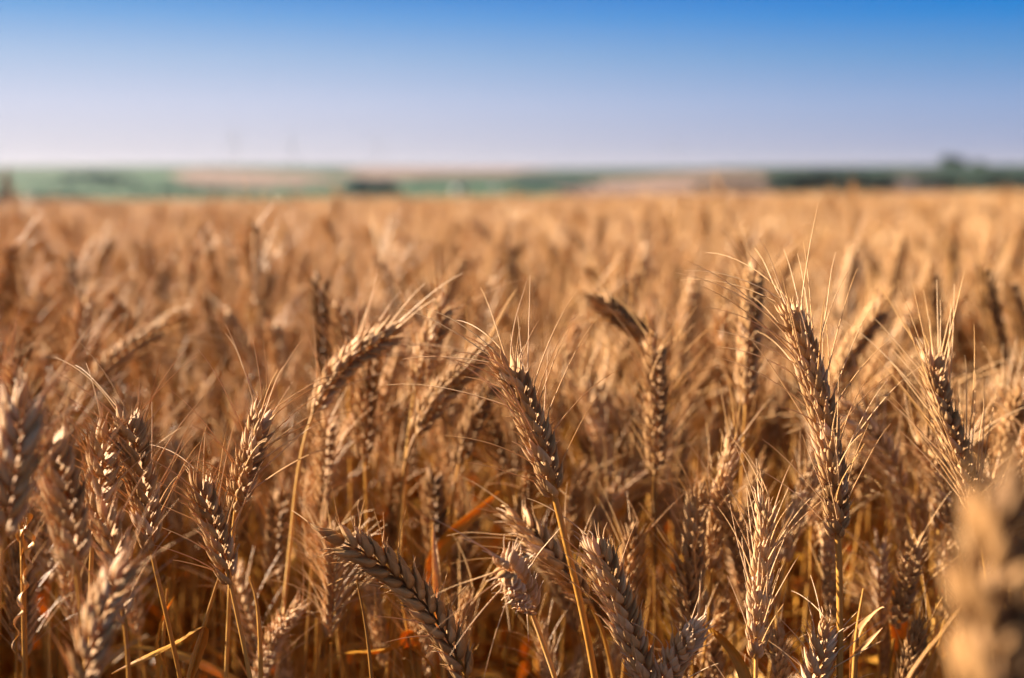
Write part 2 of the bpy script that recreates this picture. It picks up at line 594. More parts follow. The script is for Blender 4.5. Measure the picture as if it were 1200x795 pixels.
def field_sheet(name, x0, x1, y0, y1, mat, skew=0.0, lift=None):
    """A field draped on the land between two azimuths and two distances, with uneven edges."""
    xm = min(1200, max(0, 0.5 * (x0 + x1)))
    d0, d1 = depth_of_row(y1, xm), depth_of_row(y0, xm)
    FIELD_N[0] += 1
    lift = 0.25 + 0.06 * FIELD_N[0] if lift is None else lift
    nu, nv = 40, 24
    u, v = np.meshgrid(np.linspace(0, 1, nu), np.linspace(0, 1, nv), indexing='ij')
    wob = 0.03 * np.sin(v * 7 + FIELD_N[0]) * (2 * u - 1)
    lo = d0 * (1 + 0.05 * np.sin(u * 6 + FIELD_N[0]) + skew * (u - 0.5))
    hi = d1 * (1 + 0.03 * np.sin(u * 5 + 2 * FIELD_N[0]) + skew * (u - 0.5))
    ends = np.clip(np.minimum(u, 1 - u) * 7, 0, 1) ** 0.5       # rounded corners
    mid = np.sqrt(lo * hi)
    lo = mid + (lo - mid) * ends
    hi = mid + (hi - mid) * ends
    d = lo * (hi / lo) ** v
    az = np.arctan((x0 + (x1 - x0) * (u + wob) - 600) / FPX)
    X, Y = d * np.sin(az), d * np.cos(az)
    Z = land(X, Y) + lift
    mb = MB()
    i, j = np.meshgrid(np.arange(nu - 1), np.arange(nv - 1), indexing='ij')
    f = np.stack([i * nv + j, (i + 1) * nv + j, (i + 1) * nv + j + 1, i * nv + j + 1], -1).reshape(-1, 4)
    mb.add(np.stack([X, Y, Z], -1).reshape(-1, 3), f)
    return tag(obj(name, mb.mesh(name, [mat])), kind='structure')


field_sheet('green_field', -120, 330, 206, 236, M_GREEN, 0.3)
field_sheet('green_field', -100, 420, 197, 205, M_GREEN)
field_sheet('stubble_field', 205, 400, 201.5, 219, M_STUBBLE, -0.3)
field_sheet('stubble_field', 400, 660, 196.8, 207, M_STUBBLE, 0.25)
field_sheet('green_field', 255, 345, 223, 241, M_GREEN)
field_sheet('green_field', 340, 520, 216, 236, M_GREEN)
field_sheet('green_field', 460, 660, 213, 236, M_GREEN)
field_sheet('dark_green_field', 610, 1340, 193.5, 212, M_DKGREEN)
field_sheet('stubble_field', 655, 925, 206, 230, M_STUBBLE, -0.3)
field_sheet('dark_green_field', 890, 1340, 203, 234, M_DKGREEN)
field_sheet('ploughed_field', 1025, 1110, 206, 230, M_BROWN)


# ------------------------------------------------------------------ trees, woods, houses and pylons beyond the field
def leaf_clumps(mb, c, r, n, size, squash=0.8):
    """Leaf-sized faces spread through a crown."""
    p = rng.normal(0, 1, (n, 3))
    p /= np.linalg.norm(p, axis=1)[:, None]
    rad = rng.random(n) ** 0.4
    lump = 1 + 0.25 * np.sin(p[:, 0] * 5 + 1) * np.cos(p[:, 1] * 4) + 0.2 * np.sin(p[:, 2] * 6)
    p = c + p * (rad * lump)[:, None] * np.array([r, r, r * squash])
    a = rng.normal(0, 1, (n, 3)); a /= np.linalg.norm(a, axis=1)[:, None]
    b = np.cross(a, rng.normal(0, 1, (n, 3))); b /= np.linalg.norm(b, axis=1)[:, None]
    s = size * rng.uniform(0.6, 1.3, (n, 1))
    V = np.stack([p - a * s - b * s * 0.6, p + a * s - b * s * 0.4, p + a * s * 0.8 + b * s * 0.6, p - a * s * 0.7 + b * s * 0.5], 1)
    V[:, 1] += np.cross(a, b) * s * 0.4
    f = np.arange(n * 4).reshape(n, 4)
    mb.add(V.reshape(-1, 3), f)


def tree(px, d, h, w, label, group=None, mat=None):
    az = math.atan((px - 600) / FPX)
    x, y = d * math.sin(az), d * math.cos(az)
    z = float(land(x, y))
    t = bpy.data.objects.new('tree', None); COL.objects.link(t)
    t.location = (x, y, z)
    tag(t, label, 'tree', group)
    tr = MB()
    P = spline([(0, 0, -0.3), (0.1, 0, h * 0.2), (-0.1, 0.1, h * 0.45), (0.1, 0, h * 0.75)], 12)
    tube(tr, P, np.linspace(h * 0.035, h * 0.008, 12), 8)
    for k in range(7):
        a = rng.uniform(0, 6.28); z0 = h * rng.uniform(0.25, 0.5)
        Q = spline([(0, 0, z0), (w * 0.2 * math.cos(a), w * 0.2 * math.sin(a), z0 + h * 0.12), (w * 0.36 * math.cos(a), w * 0.36 * math.sin(a), z0 + h * 0.2)], 6)
        tube(tr, Q, np.linspace(h * 0.014, h * 0.004, 6), 5)
    obj('trunk', tr.mesh('trunk', [M_BARK]), t)
    cr = MB()
    for k in range(9):
        c = np.array([rng.normal(0, w * 0.22), rng.normal(0, w * 0.22), h * (rng.uniform(0.22, 0.70) if w > h else rng.uniform(0.42, 0.78))])
        leaf_clumps(cr, c, w * rng.uniform(0.2, 0.32), 420, h * 0.035)
    obj('crown', cr.mesh('crown', [mat or M_CROWN], smooth=False), t)
    return t


def wood(name, x0, x1, d0, d1, n, h, mat):
    """A far wood that reads as one dark mass."""
    mb = MB()
    for k in range(n):
        u = rng.random()
        d = d0 + (d1 - d0) * rng.random()
        az = math.atan((x0 + (x1 - x0) * u - 600) / FPX)
        x, y = d * math.sin(az), d * math.cos(az)
        z = float(land(x, y))
        hh = h * rng.uniform(0.75, 1.1) * (0.8 + 0.2 * math.sin(math.pi * u))
        leaf_clumps(mb, np.array([x, y, z + hh * 0.5]), hh * 0.6, 130, hh * 0.12, 0.85)
    return tag(obj(name, mb.mesh(name, [mat], smooth=False)), kind='stuff')


M_TEAL = plain_material('blue_green_leaves', (0.012, 0.06, 0.075), (0.03, 0.10, 0.11), 0.5)
M_DARKWOOD = plain_material('dark_wood_leaves', (0.010, 0.022, 0.022), (0.025, 0.045, 0.035), 0.3)
wood('dark_woodland', 905, 1040, 400, 470, 110, 6.5, M_DARKWOOD)
wood('hedge_woodland', 815, 905, 430, 470, 45, 3.4, M_DARKWOOD)
wood('valley_woodland', 1075, 1340, 430, 520, 110, 5.5, M_DARKWOOD)
for x0, x1, d0, d1, n_, h_ in ((-60, 120, 330, 345, 46, 2.0), (150, 330, 520, 545, 46, 2.4), (20, 260, 760, 800, 46, 2.6), (330, 500, 640, 670, 40, 2.2),
                                (480, 640, 900, 940, 40, 3.4), (660, 830, 560, 580, 36, 1.8), (940, 1240, 900, 930, 46, 2.6)):
    wood('hedgerow', x0, x1, d0, d1, n_, h_, M_TEAL)
wood('slope_woodland', 600, 700, 620, 700, 50, 4.0, M_TEAL)
wood('hillside_woodland', 78, 160, 950, 1250, 45, 5.0, M_TEAL)
wood('ridge_woodland', 190, 420, 1750, 2100, 60, 3.0, M_CROWN)
tree(1112, 960, 9.5, 20, 'round dark green tree standing on the skyline at the right')
tree(1143, 980, 5.5, 12, 'low bushy tree beside the round skyline tree')
for k, (px, d, h, w, lb) in enumerate([(415, 430, 5.0, 6.5, 'small dark tree at the left end of the blue-green clump'),
                                       (430, 440, 7.0, 7.5, 'tallest tree in the middle of the blue-green clump'),
                                       (446, 425, 6.2, 7.0, 'second tree from the right in the blue-green clump'),
                                       (461, 445, 5.2, 6.0, 'rounded tree at the right end of the blue-green clump')]):
    tree(px, d, h, w, lb, 'clump of blue-green trees in the valley', M_TEAL)


def box(mb, x0, x1, y0, y1, z0, z1, mat=0):
    V = np.array([(x, y, z) for z in (z0, z1) for y in (y0, y1) for x in (x0, x1)], float)
    f = np.array([(0, 2, 3, 1), (4, 5, 7, 6), (0, 1, 5, 4), (2, 6, 7, 3), (0, 4, 6, 2), (1, 3, 7, 5)])
    mb.add(V, f, mat=mat)


def house(px, d, w, h, label):
    az = math.atan((px - 600) / FPX)
    x, y = d * math.sin(az), d * math.cos(az)
    t = bpy.data.objects.new('farm_house', None); COL.objects.link(t)
    t.location = (x, y, float(land(x, y))); t.rotation_euler = (0, 0, R(24))
    tag(t, label, 'house', 'small white houses in the valley')
    m = MB(); box(m, -w / 2, w / 2, -w * 0.35, w * 0.35, -0.5, h)
    obj('wall', m.mesh('wall', [M_WHITE], smooth=False), t)
    m = MB()
    e = 0.3
    V = np.array([(-w / 2 - e, -w * 0.35 - e, h - 0.05), (w / 2 + e, -w * 0.35 - e, h - 0.05), (w / 2 + e, 0, h + w * 0.25), (-w / 2 - e, 0, h + w * 0.25),
                  (-w / 2 - e, w * 0.35 + e, h - 0.05), (w / 2 + e, w * 0.35 + e, h - 0.05)], float)
    f = np.array([(0, 1, 2, 3), (3, 2, 5, 4), (0, 3, 4, 4), (1, 5, 2, 2), (0, 4, 5, 1)])
    m.add(V, f)
    me = bpy.data.meshes.new('roof')
    me.from_pydata(V.tolist(), [], [(0, 1, 2, 3), (3, 2, 5, 4), (0, 3, 4), (1, 5, 2), (0, 4, 5, 1)])
    me.materials.append(M_TILE)
    obj('roof', me, t)
    for k in (-0.28, 0.28):
        m = MB(); box(m, w * k - 0.45, w * k + 0.45, -w * 0.35 - 0.04, -w * 0.35 + 0.02, h * 0.35, h * 0.75)
        obj('window', m.mesh('window', [M_STEEL], smooth=False), t)
    m = MB(); box(m, -0.5, 0.5, -w * 0.35 - 0.05, -w * 0.35 + 0.02, -0.1, h * 0.72)
    obj('door', m.mesh('door', [M_BARK], smooth=False), t)


house(539, 520, 4.2, 2.7, 'small white house catching the sun above the green field')
house(583, 640, 3.4, 2.2, 'smaller pale house to the right of the white valley house')


def pylon(px, d, h, label):
    az = math.atan((px - 600) / FPX)
    x, y = d * math.sin(az), d * math.cos(az)
    t = bpy.data.objects.new('power_pylon', None); COL.objects.link(t)
    t.location = (x, y, float(land(x, y))); t.rotation_euler = (0, 0, R(rng.uniform(-20, 20)))
    tag(t, label, 'pylon', 'pylons on the skyline')
    m = MB()
    w0, w1 = h * 0.075, h * 0.014
    r = h * 0.0028
    lv = np.linspace(0, 1, 8)
    cs = [(-1, -1), (1, -1), (1, 1), (-1, 1)]
    wz = lambda q: w0 + (w1 - w0) * min(1, q / 0.7)
    for (a, b) in cs:
        tube(m, np.array([(a * wz(q), b * wz(q), q * h - 0.3) for q in lv]), r, 4)
    for i in range(7):
        for k in range(4):
            a, b = cs[k], cs[(k + 1) % 4]
            q0, q1 = lv[i], lv[i + 1]
            tube(m, np.array([(a[0] * wz(q0), a[1] * wz(q0), q0 * h), (b[0] * wz(q1), b[1] * wz(q1), q1 * h)]), r * 0.6, 4)
    obj('tower', m.mesh('tower', [M_STEEL]), t)
    for q, s in ((0.72, 0.16), (0.84, 0.2), (0.95, 0.13)):
        m = MB()
        for sg in (-1, 1):
            tube(m, np.array([(0, 0, q * h + h * 0.03), (sg * s * h, 0, q * h)]), r * 0.8, 4)
            tube(m, np.array([(0, 0, q * h - 0.1), (sg * s * h, 0, q * h - 0.1)]), r * 0.8, 4)
        obj('cross_arm', m.mesh('cross_arm', [M_STEEL]), t)


pylon(278, 1500, 46, 'grey lattice pylon, leftmost and tallest on the hazy skyline')
pylon(345, 1650, 42, 'grey lattice pylon standing above the dark trees of the left ridge')
pylon(444, 1800, 44, 'grey lattice pylon on the skyline above the blue-green tree clump')
pylon(786, 1700, 38, 'grey lattice pylon on the green hill above the stubble slope')


# ------------------------------------------------------------------ wheat: stalks built one by one where the photograph shows them
PLANTS = []
CLEAR = []          # where a placed ear should stay in sight: pixel column, rows, distance
CROWD = 'ripe wheat stalks standing in the field'


def root(name, loc, label, cat='wheat stalk', group=CROWD):
    t = bpy.data.objects.new(name, None)
    t.empty_display_size = 0.02
    COL.objects.link(t)
    t.location = loc
    return tag(t, label, cat, group)


def stalk(label, ear, stem=(), roll=0.7, width=1.0, tone=0.5, lod=2, awns=0.4, awn_len=0.055, splay=0.5, split=False, leaves=1, r=0.0017, plump=1.0, spacing=0.0046, stem_tone=None):
    """ear: pixels and distances from the tip down to the ear's foot; stem: the same on down the straw."""
    pts = [at(*p) for p in ear] + [at(*p) for p in stem]
    n_e = len(ear)
    for q in ear:
        CLEAR.append(q)
    CLEAR.append(tuple(0.5 * (np.array(ear[-2]) + np.array(ear[-1]))))
    low = pts[-1]
    dirn = pts[-1] - pts[-2]
    dirn = unit(dirn)
    if dirn[2] > -0.55:
        dirn = unit(np.array([dirn[0], dirn[1], -0.9]))
    h = low[2]
    step = h / max(0.5, -dirn[2])
    lean = 0.35
    mid = low + np.array([dirn[0] * step * 0.35, dirn[1] * step * 0.35, -h * 0.45])
    bot = np.array([mid[0] + dirn[0] * step * lean * 0.2, mid[1] + dirn[1] * step * lean * 0.2, 0])
    bot[2] = float(near_ground(bot[0], bot[1])) - 0.01
    base = bot.copy(); base[2] += 0.01
    t = root('wheat_stalk', base, label)
    # ear curve, foot to tip, on a path shared with the straw so the join is smooth
    allp = spline([bot, mid] + pts[::-1], 400)
    ei = int(np.argmin(np.linalg.norm(allp - pts[n_e - 1], axis=1)))
    E = spline(allp[ei::8] if (len(allp) - ei) > 24 else allp[ei:], 40)
    spk, rach, aw = make_ear(E, roll, width, tone, lod, awns, awn_len, splay, split, spacing, plump)
    st = stem_tone if stem_tone is not None else tone
    Ps = spline(np.concatenate([allp[:ei:max(1, ei // 40)], E[:8:3]]), 60)
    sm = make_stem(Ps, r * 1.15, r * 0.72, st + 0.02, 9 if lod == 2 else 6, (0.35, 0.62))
    obj('stem', sm.mesh('stem', MATS, base), t)
    if split:
        e = obj('ear', rach.mesh('ear', MATS, base), t)
        for m in spk:
            obj('spikelet', m.mesh('spikelet', MATS, base), e)
        for m in aw:
            obj('awn', m.mesh('awn', MATS, base), e)
    else:
        for m in spk:
            rach.merge(m)
        e = obj('ear', rach.mesh('ear', MATS, base), t)
        if aw:
            b = MB()
            for m in aw:
                b.merge(m)
            obj('beard', b.mesh('beard', MATS, base), e)
    for k in range(leaves):
        i = int(rng.uniform(0.3, 0.72) * 59)
        P = leaf_path(Ps[i], rng.uniform(0, 6.28), rng.uniform(0.09, 0.19), rng.uniform(0.7, 1.35), rng.uniform(1.0, 2.9))
        lf = make_leaf(P, rng.uniform(0.003, 0.0055), rng.uniform(-5, 5), st + rng.normal(0, 0.1))
        obj('leaf', lf.mesh('leaf', MATS, base), t)
    PLANTS.append((base[0], base[1]))
    return t


D0 = FOCUS
# -- the sharp ears
stalk('sharp ear in the middle of the field, tip bent left, few long awns', [(584, 410, D0 - .005), (607, 456, D0), (632, 520, D0), (650, 582, D0)],
      [(664, 640, D0), (682, 715, D0), (698, 800, D0 + .01)], 0.85, 1.42, 0.5, 2, 0.85, 0.072, 0.85, True, 0, 0.0026)
stalk('tallest sharp ear right of centre, long awns fanned to both sides', [(928, 368, D0), (948, 430, D0), (972, 530, D0), (982, 632, D0)],
      [(984, 700, D0), (984, 800, D0)], 0.95, 1.32, 0.5, 2, 0.95, 0.078, 0.72, True, 0, 0.0026)
stalk('sharp smooth olive brown ear lying slanted with short upright bristles', [(394, 632, D0 - .02), (440, 656, D0 - .01), (500, 712, D0), (550, 800, D0)],
      [(562, 845, D0 + .005), (574, 900, D0 + .01)], 0.15, 1.38, 0.43, 2, 0.3, 0.028, 0.9, True, 0, 0.0019, 1.4, 0.0052)
stalk('sharp plump ear low in the centre, right of the orange straw', [(690, 624, D0 - .01), (708, 664, D0 - .01), (736, 740, D0 - .01), (762, 815, D0 - .01)],
      [(776, 860, D0 - .01), (786, 920, D0)], 0.8, 1.5, 0.56, 2, 0.34, 0.045, 0.7, True, 0, 0.002)
stalk('fine bristly upright ear low on the right, left of the tallest straw', [(898, 590, D0 + .005), (896, 640, D0), (890, 700, D0), (886, 772, D0)],
      [(886, 810, D0), (887, 860, D0)], 1.2, 1.12, 0.6, 2, 0.95, 0.052, 0.6, True, 0, 0.0017)
stalk('long bearded ear at the right edge with straight awns held upward', [(1092, 425, D0 + .06), (1102, 470, D0 + .06), (1122, 530, D0 + .05), (1142, 600, D0 + .05)],
      [(1154, 660, D0 + .05), (1162, 740, D0 + .05)], 0.5, 1.2, 0.48, 2, 0.9, 0.075, 0.38, True, 0, 0.0018)
stalk('short pale ear seen end on, its tip towards the camera', [(594, 662, D0 - .058), (602, 676, D0 - .036), (613, 696, D0 - .012), (623, 716, D0 + .008)],
      [(634, 748, D0 + .01), (652, 800, D0 + .01)], 1.1, 1.4, 0.76, 2, 0.2, 0.05, 1.0, True, 0, 0.002)
stalk('soft ear behind the pale end-on ear, slanting down to the right', [(592, 590, D0 + .10), (618, 620, D0 + .09), (655, 662, D0 + .08), (690, 706, D0 + .08)],
      [(706, 740, D0 + .09), (720, 800, D0 + .1)], 0.6, 1.35, 0.5, 2, 0.3, 0.05, 0.8, True, 1)
stalk('ear at the bottom edge with a bleached white tip turned right', [(826, 736, D0 - .03), (806, 752, D0 - .02), (785, 785, D0 - .01), (770, 850, D0)],
      [(764, 890, D0), (760, 930, D0)], 0.7, 1.3, 0.66, 2, 0.2, 0.03, 0.8, True, 0)
stalk('ragged pale ear at the bottom edge beside the tallest straw', [(968, 735, D0 + .0), (962, 765, D0), (955, 800, D0), (950, 850, D0)],
      [(948, 890, D0), (946, 930, D0)], 0.3, 1.15, 0.68, 2, 0.55, 0.035, 0.8, True, 1)
stalk('sharp bearded ear on the left, straw curving to the lower right', [(148, 492, D0 - .03), (158, 530, D0 - .03), (170, 590, D0 - .02), (178, 648, D0 - .02)],
      [(190, 700, D0 - .02), (212, 800, D0 - .01)], 0.9, 1.28, 0.46, 2, 0.75, 0.066, 0.7, True, 1)
stalk('grey-lit ear on the left leaning right, bushy with long awns', [(308, 474, D0 + .03), (300, 510, D0 + .03), (286, 556, D0 + .03), (276, 600, D0 + .04)],
      [(272, 640, D0 + .05), (268, 720, D0 + .06)], 1.0, 1.25, 0.56, 2, 0.85, 0.066, 0.75, True, 1)
stalk('slim sharp ear on the left with a straw bending right below it', [(230, 556, D0), (242, 596, D0), (258, 642, D0), (270, 684, D0)],
      [(280, 730, D0), (294, 800, D0)], 0.75, 1.2, 0.5, 2, 0.7, 0.055, 0.75, True, 0, 0.0018)
# -- near, out of focus
stalk('large blurred ear closest to the camera in the lower right corner', [(1192, 598, .33), (1172, 660, .33), (1162, 740, .33), (1160, 900, .33)],
      [(1166, 1000, .33), (1174, 1200, .34)], 0.25, 1.75, 0.18, 2, 0.06, 0.02, 0.6, True, 0, 0.0019, 1.1, 0.0078)
stalk('big soft ear cut off by the left edge, awns up to the right', [(24, 452, .60), (22, 500, .59), (14, 560, .59), (2, 640, .59)],
      [(-4, 720, .59), (-8, 800, .59)], 0.5, 1.6, 0.62, 2, 0.7, 0.066, 0.65, True, 0)
stalk('dark soft ear near the left edge below the big cut-off ear', [(58, 520, .63), (70, 565, .63), (82, 620, .63), (90, 672, .63)],
      [(96, 720, .63), (102, 800, .63)], 0.9, 1.45, 0.5, 2, 0.25, 0.05, 0.6, True, 0)
stalk('soft pale ear in the lower left corner, tip leaning right', [(140, 668, .60), (124, 706, .60), (106, 760, .59), (94, 820, .59)],
      [(88, 870, .59), (84, 930, .6)], 0.6, 1.15, 0.6, 2, 0.3, 0.04, 0.6, True, 0)
stalk('thin ear behind the lower left corner ear, half hidden', [(122, 600, .68), (132, 640, .68), (140, 690, .68), (146, 730, .68)],
      [(150, 770, .68), (152, 830, .68)], 0.6, 0.95, 0.48, 2, 0.3, 0.05, 0.7, False, 0)
stalk('golden ear between the dark soft ear and the sharp bearded left ear', [(122, 506, .72), (120, 545, .72), (114, 600, .72), (108, 642, .72)],
      [(106, 700, .72), (106, 800, .72)], 0.7, 1.2, 0.56, 2, 0.6, 0.055, 0.7, False, 1)
# -- behind, progressively softer
soft = [
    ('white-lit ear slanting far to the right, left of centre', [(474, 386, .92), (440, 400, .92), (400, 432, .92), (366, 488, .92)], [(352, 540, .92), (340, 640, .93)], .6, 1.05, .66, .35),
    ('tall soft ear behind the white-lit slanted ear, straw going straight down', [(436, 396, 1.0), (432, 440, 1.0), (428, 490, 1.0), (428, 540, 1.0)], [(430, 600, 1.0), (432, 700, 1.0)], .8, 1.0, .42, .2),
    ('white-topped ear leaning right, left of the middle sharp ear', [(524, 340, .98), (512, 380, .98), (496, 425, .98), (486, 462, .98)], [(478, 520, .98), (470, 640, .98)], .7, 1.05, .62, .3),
    ('shade-darkened ear slanting right just left of the middle sharp ear', [(572, 404, .95), (546, 432, .95), (512, 468, .95), (486, 512, .95)], [(474, 550, .95), (466, 640, .95)], .8, 1.05, .42, .3),
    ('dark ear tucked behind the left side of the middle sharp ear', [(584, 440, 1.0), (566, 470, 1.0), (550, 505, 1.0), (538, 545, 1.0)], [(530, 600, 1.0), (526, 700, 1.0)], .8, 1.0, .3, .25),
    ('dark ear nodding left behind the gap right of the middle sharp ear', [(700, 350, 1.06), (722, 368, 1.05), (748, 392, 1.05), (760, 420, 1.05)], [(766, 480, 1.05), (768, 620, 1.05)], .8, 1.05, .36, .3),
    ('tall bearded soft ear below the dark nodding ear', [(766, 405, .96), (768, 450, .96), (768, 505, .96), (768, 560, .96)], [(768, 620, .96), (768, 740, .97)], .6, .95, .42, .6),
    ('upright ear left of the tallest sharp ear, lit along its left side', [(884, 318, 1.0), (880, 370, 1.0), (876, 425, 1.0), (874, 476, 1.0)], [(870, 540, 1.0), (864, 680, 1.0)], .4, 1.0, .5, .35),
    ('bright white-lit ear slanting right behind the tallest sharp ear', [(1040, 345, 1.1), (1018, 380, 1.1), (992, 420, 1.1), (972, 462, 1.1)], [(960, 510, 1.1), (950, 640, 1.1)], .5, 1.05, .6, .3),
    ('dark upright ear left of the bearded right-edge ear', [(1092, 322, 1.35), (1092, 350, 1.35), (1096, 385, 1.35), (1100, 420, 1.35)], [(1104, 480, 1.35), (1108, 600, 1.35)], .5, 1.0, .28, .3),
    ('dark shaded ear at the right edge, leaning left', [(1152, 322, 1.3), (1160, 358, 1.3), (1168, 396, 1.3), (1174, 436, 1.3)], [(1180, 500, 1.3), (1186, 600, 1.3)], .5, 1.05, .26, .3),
    ('shade-darkened ear cut by the right edge, beside the dark shaded ear', [(1182, 326, 1.4), (1190, 356, 1.4), (1200, 390, 1.4), (1208, 424, 1.4)], [(1214, 480, 1.4), (1218, 600, 1.4)], .5, 1.05, .38, .3),
    ('shade-darkened ear standing straight in the left middle, bright tip', [(192, 316, 1.75), (190, 342, 1.75), (189, 370, 1.75), (188, 402, 1.75)], [(187, 450, 1.75), (187, 560, 1.75)], .5, 1.1, .38, .2),
    ('dark ear leaning left beside the straight shade-darkened ear', [(244, 342, 1.55), (250, 372, 1.55), (258, 404, 1.55), (264, 438, 1.55)], [(268, 500, 1.55), (272, 600, 1.55)], .5, 1.05, .28, .25),
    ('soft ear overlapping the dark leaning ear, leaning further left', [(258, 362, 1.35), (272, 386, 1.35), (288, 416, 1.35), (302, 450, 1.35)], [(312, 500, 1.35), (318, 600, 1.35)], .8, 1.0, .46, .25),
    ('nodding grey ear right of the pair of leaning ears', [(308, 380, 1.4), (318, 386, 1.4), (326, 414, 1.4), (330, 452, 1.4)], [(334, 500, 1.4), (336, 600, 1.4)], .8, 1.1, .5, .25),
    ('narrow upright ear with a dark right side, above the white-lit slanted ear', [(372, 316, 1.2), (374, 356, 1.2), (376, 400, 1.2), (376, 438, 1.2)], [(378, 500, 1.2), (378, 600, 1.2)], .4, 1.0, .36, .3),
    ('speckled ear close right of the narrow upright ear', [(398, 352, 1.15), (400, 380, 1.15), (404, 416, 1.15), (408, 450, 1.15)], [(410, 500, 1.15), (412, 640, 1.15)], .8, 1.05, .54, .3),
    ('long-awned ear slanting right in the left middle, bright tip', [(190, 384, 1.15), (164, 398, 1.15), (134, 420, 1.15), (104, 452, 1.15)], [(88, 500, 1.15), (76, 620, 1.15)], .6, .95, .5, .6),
    ('shade-darkened upright ear behind and above the middle sharp ear', [(595, 284, 1.9), (597, 308, 1.9), (599, 336, 1.9), (600, 360, 1.9)], [(600, 420, 1.9), (600, 520, 1.9)], .5, 1.05, .36, .25),
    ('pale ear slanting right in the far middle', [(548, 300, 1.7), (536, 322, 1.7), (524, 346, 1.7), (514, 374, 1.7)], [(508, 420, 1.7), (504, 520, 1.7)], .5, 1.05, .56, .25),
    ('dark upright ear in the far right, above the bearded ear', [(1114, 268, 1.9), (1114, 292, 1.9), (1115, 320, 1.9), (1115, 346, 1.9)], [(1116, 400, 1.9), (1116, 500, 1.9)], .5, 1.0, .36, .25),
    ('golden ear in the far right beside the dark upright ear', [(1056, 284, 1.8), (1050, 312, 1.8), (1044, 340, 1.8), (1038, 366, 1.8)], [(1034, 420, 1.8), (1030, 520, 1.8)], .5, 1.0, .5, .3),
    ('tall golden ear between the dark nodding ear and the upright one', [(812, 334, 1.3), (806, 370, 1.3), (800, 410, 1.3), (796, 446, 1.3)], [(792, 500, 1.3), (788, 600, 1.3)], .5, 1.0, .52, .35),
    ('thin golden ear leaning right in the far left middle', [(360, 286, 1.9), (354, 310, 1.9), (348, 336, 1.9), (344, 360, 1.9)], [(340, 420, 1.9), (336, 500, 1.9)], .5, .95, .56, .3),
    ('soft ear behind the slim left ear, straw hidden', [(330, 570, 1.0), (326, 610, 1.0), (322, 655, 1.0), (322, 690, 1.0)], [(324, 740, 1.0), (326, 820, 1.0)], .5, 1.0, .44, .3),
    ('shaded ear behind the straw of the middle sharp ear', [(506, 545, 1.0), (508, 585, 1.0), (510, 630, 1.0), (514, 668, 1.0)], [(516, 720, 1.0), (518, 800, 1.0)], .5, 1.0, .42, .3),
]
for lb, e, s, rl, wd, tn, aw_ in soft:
    stalk(lb, e, s, rl, wd * 1.42, tn - (0.13 if tn < 0.43 else 0.02), 1, min(0.95, aw_ * 1.5), 0.064, 0.7, False, 1, 0.0017)  # low tones lowered further: shade on the camera side painted into the straw colour

# -- straws without an ear that stand out, with their dry leaves
def straw(label, stem, leaves=(), tone=0.5, r=0.0016):
    pts = [at(*p) for p in stem]
    low = pts[-1]
    d = unit(pts[-1] - pts[-2])
    if d[2] > -0.6:
        d = unit(np.array([d[0], d[1], -0.8]))
    mid = low + np.array([d[0] * 0.12, d[1] * 0.12, -low[2] * 0.5])
    bot = np.array([mid[0] + d[0] * 0.02, mid[1], 0.0])
    bot[2] = float(near_ground(bot[0], bot[1])) - 0.01
    base = bot + np.array([0, 0, 0.01])
    t = root('wheat_straw', base, label, 'straw', 'straws without an ear')
    P = spline([bot, mid] + pts[::-1], 70)
    obj('stem', make_stem(P, r * 1.1 * np.interp(np.linspace(0, 1, 70), [0, 0.93, 1], [1, 0.85, 0.35]), None, tone, 8, (0.3, 0.7)).mesh('stem', MATS, base), t)
    for pl, w, tw, tn in leaves:
        q = [at(*p) for p in pl]
        j = int(np.argmin(np.linalg.norm(P - q[0], axis=1)))
        Q = spline([P[max(0, j - 4)]] + q, 60 if tw < 20 else 130)
        if tw >= 20:                                   # dried into a corkscrew
            ph = np.linspace(0, tw, len(Q))
            am = 0.0017 * np.clip(np.linspace(0, 4, len(Q)), 0, 1)
            Q = Q + np.stack([am * np.cos(ph), am * np.sin(ph), 0 * ph], 1)
            tw = tw * 0.5
        obj('leaf', make_leaf(Q, w, tw, tn, 0.35, (0.2, -1, 0.2), 2 if len(Q) > 100 else (0 if w < 0.0027 else 3), 0.6).mesh('leaf', MATS, base), t)
    PLANTS.append((base[0], base[1]))


straw('straw on the left whose dry leaf hangs down curled like a corkscrew', [(20, 560, .72), (26, 640, .72), (30, 800, .72)],
      [([(27, 598, .72), (33, 612, .72), (36, 640, .72), (28, 690, .715), (20, 735, .715), (17, 765, .715)], .0017, 62, .72)], .45)
straw('straw left of centre with a wide orange leaf bent sharply over', [(470, 700, .9), (478, 740, .9), (486, 800, .9)],
      [([(478, 745, .9), (450, 760, .89), (410, 764, .88), (384, 768, .88)], .0062, 1.2, .42), ([(482, 760, .9), (505, 778, .88), (512, 800, .88), (514, 830, .88)], .006, .8, .4)], .42)
straw('straw carrying the orange leaf that crosses left of the middle ear', [(506, 610, .98), (508, 680, .98), (510, 800, .98)],
      [([(508, 660, .98), (530, 628, .97), (562, 598, .96), (590, 572, .96)], .0058, .5, .45)], .42)
straw('leaning bare straw in the lower left with a broken top', [(256, 678, .77), (240, 730, .77), (220, 800, .77)], [([(240, 735, .77), (206, 752, .76), (172, 770, .75), (130, 790, .75)], .003, 2, .62)], .6)
straw('upright straw with a knobbly broken top in the lower left', [(292, 676, .8), (300, 700, .8), (304, 740, .8), (306, 800, .8)], (), .5)
straw('dark narrow straw under the slanted olive ear', [(418, 680, .75), (428, 730, .75), (436, 800, .75)], (), .14, .0012)
straw('straw in the lower right with a brown curled leaf bowing over', [(880, 800, .73), (884, 840, .73), (886, 900, .73)],
      [([(882, 830, .73), (868, 780, .735), (846, 748, .74), (822, 734, .75), (806, 742, .75)], .0042, 1.2, .36)], .5)
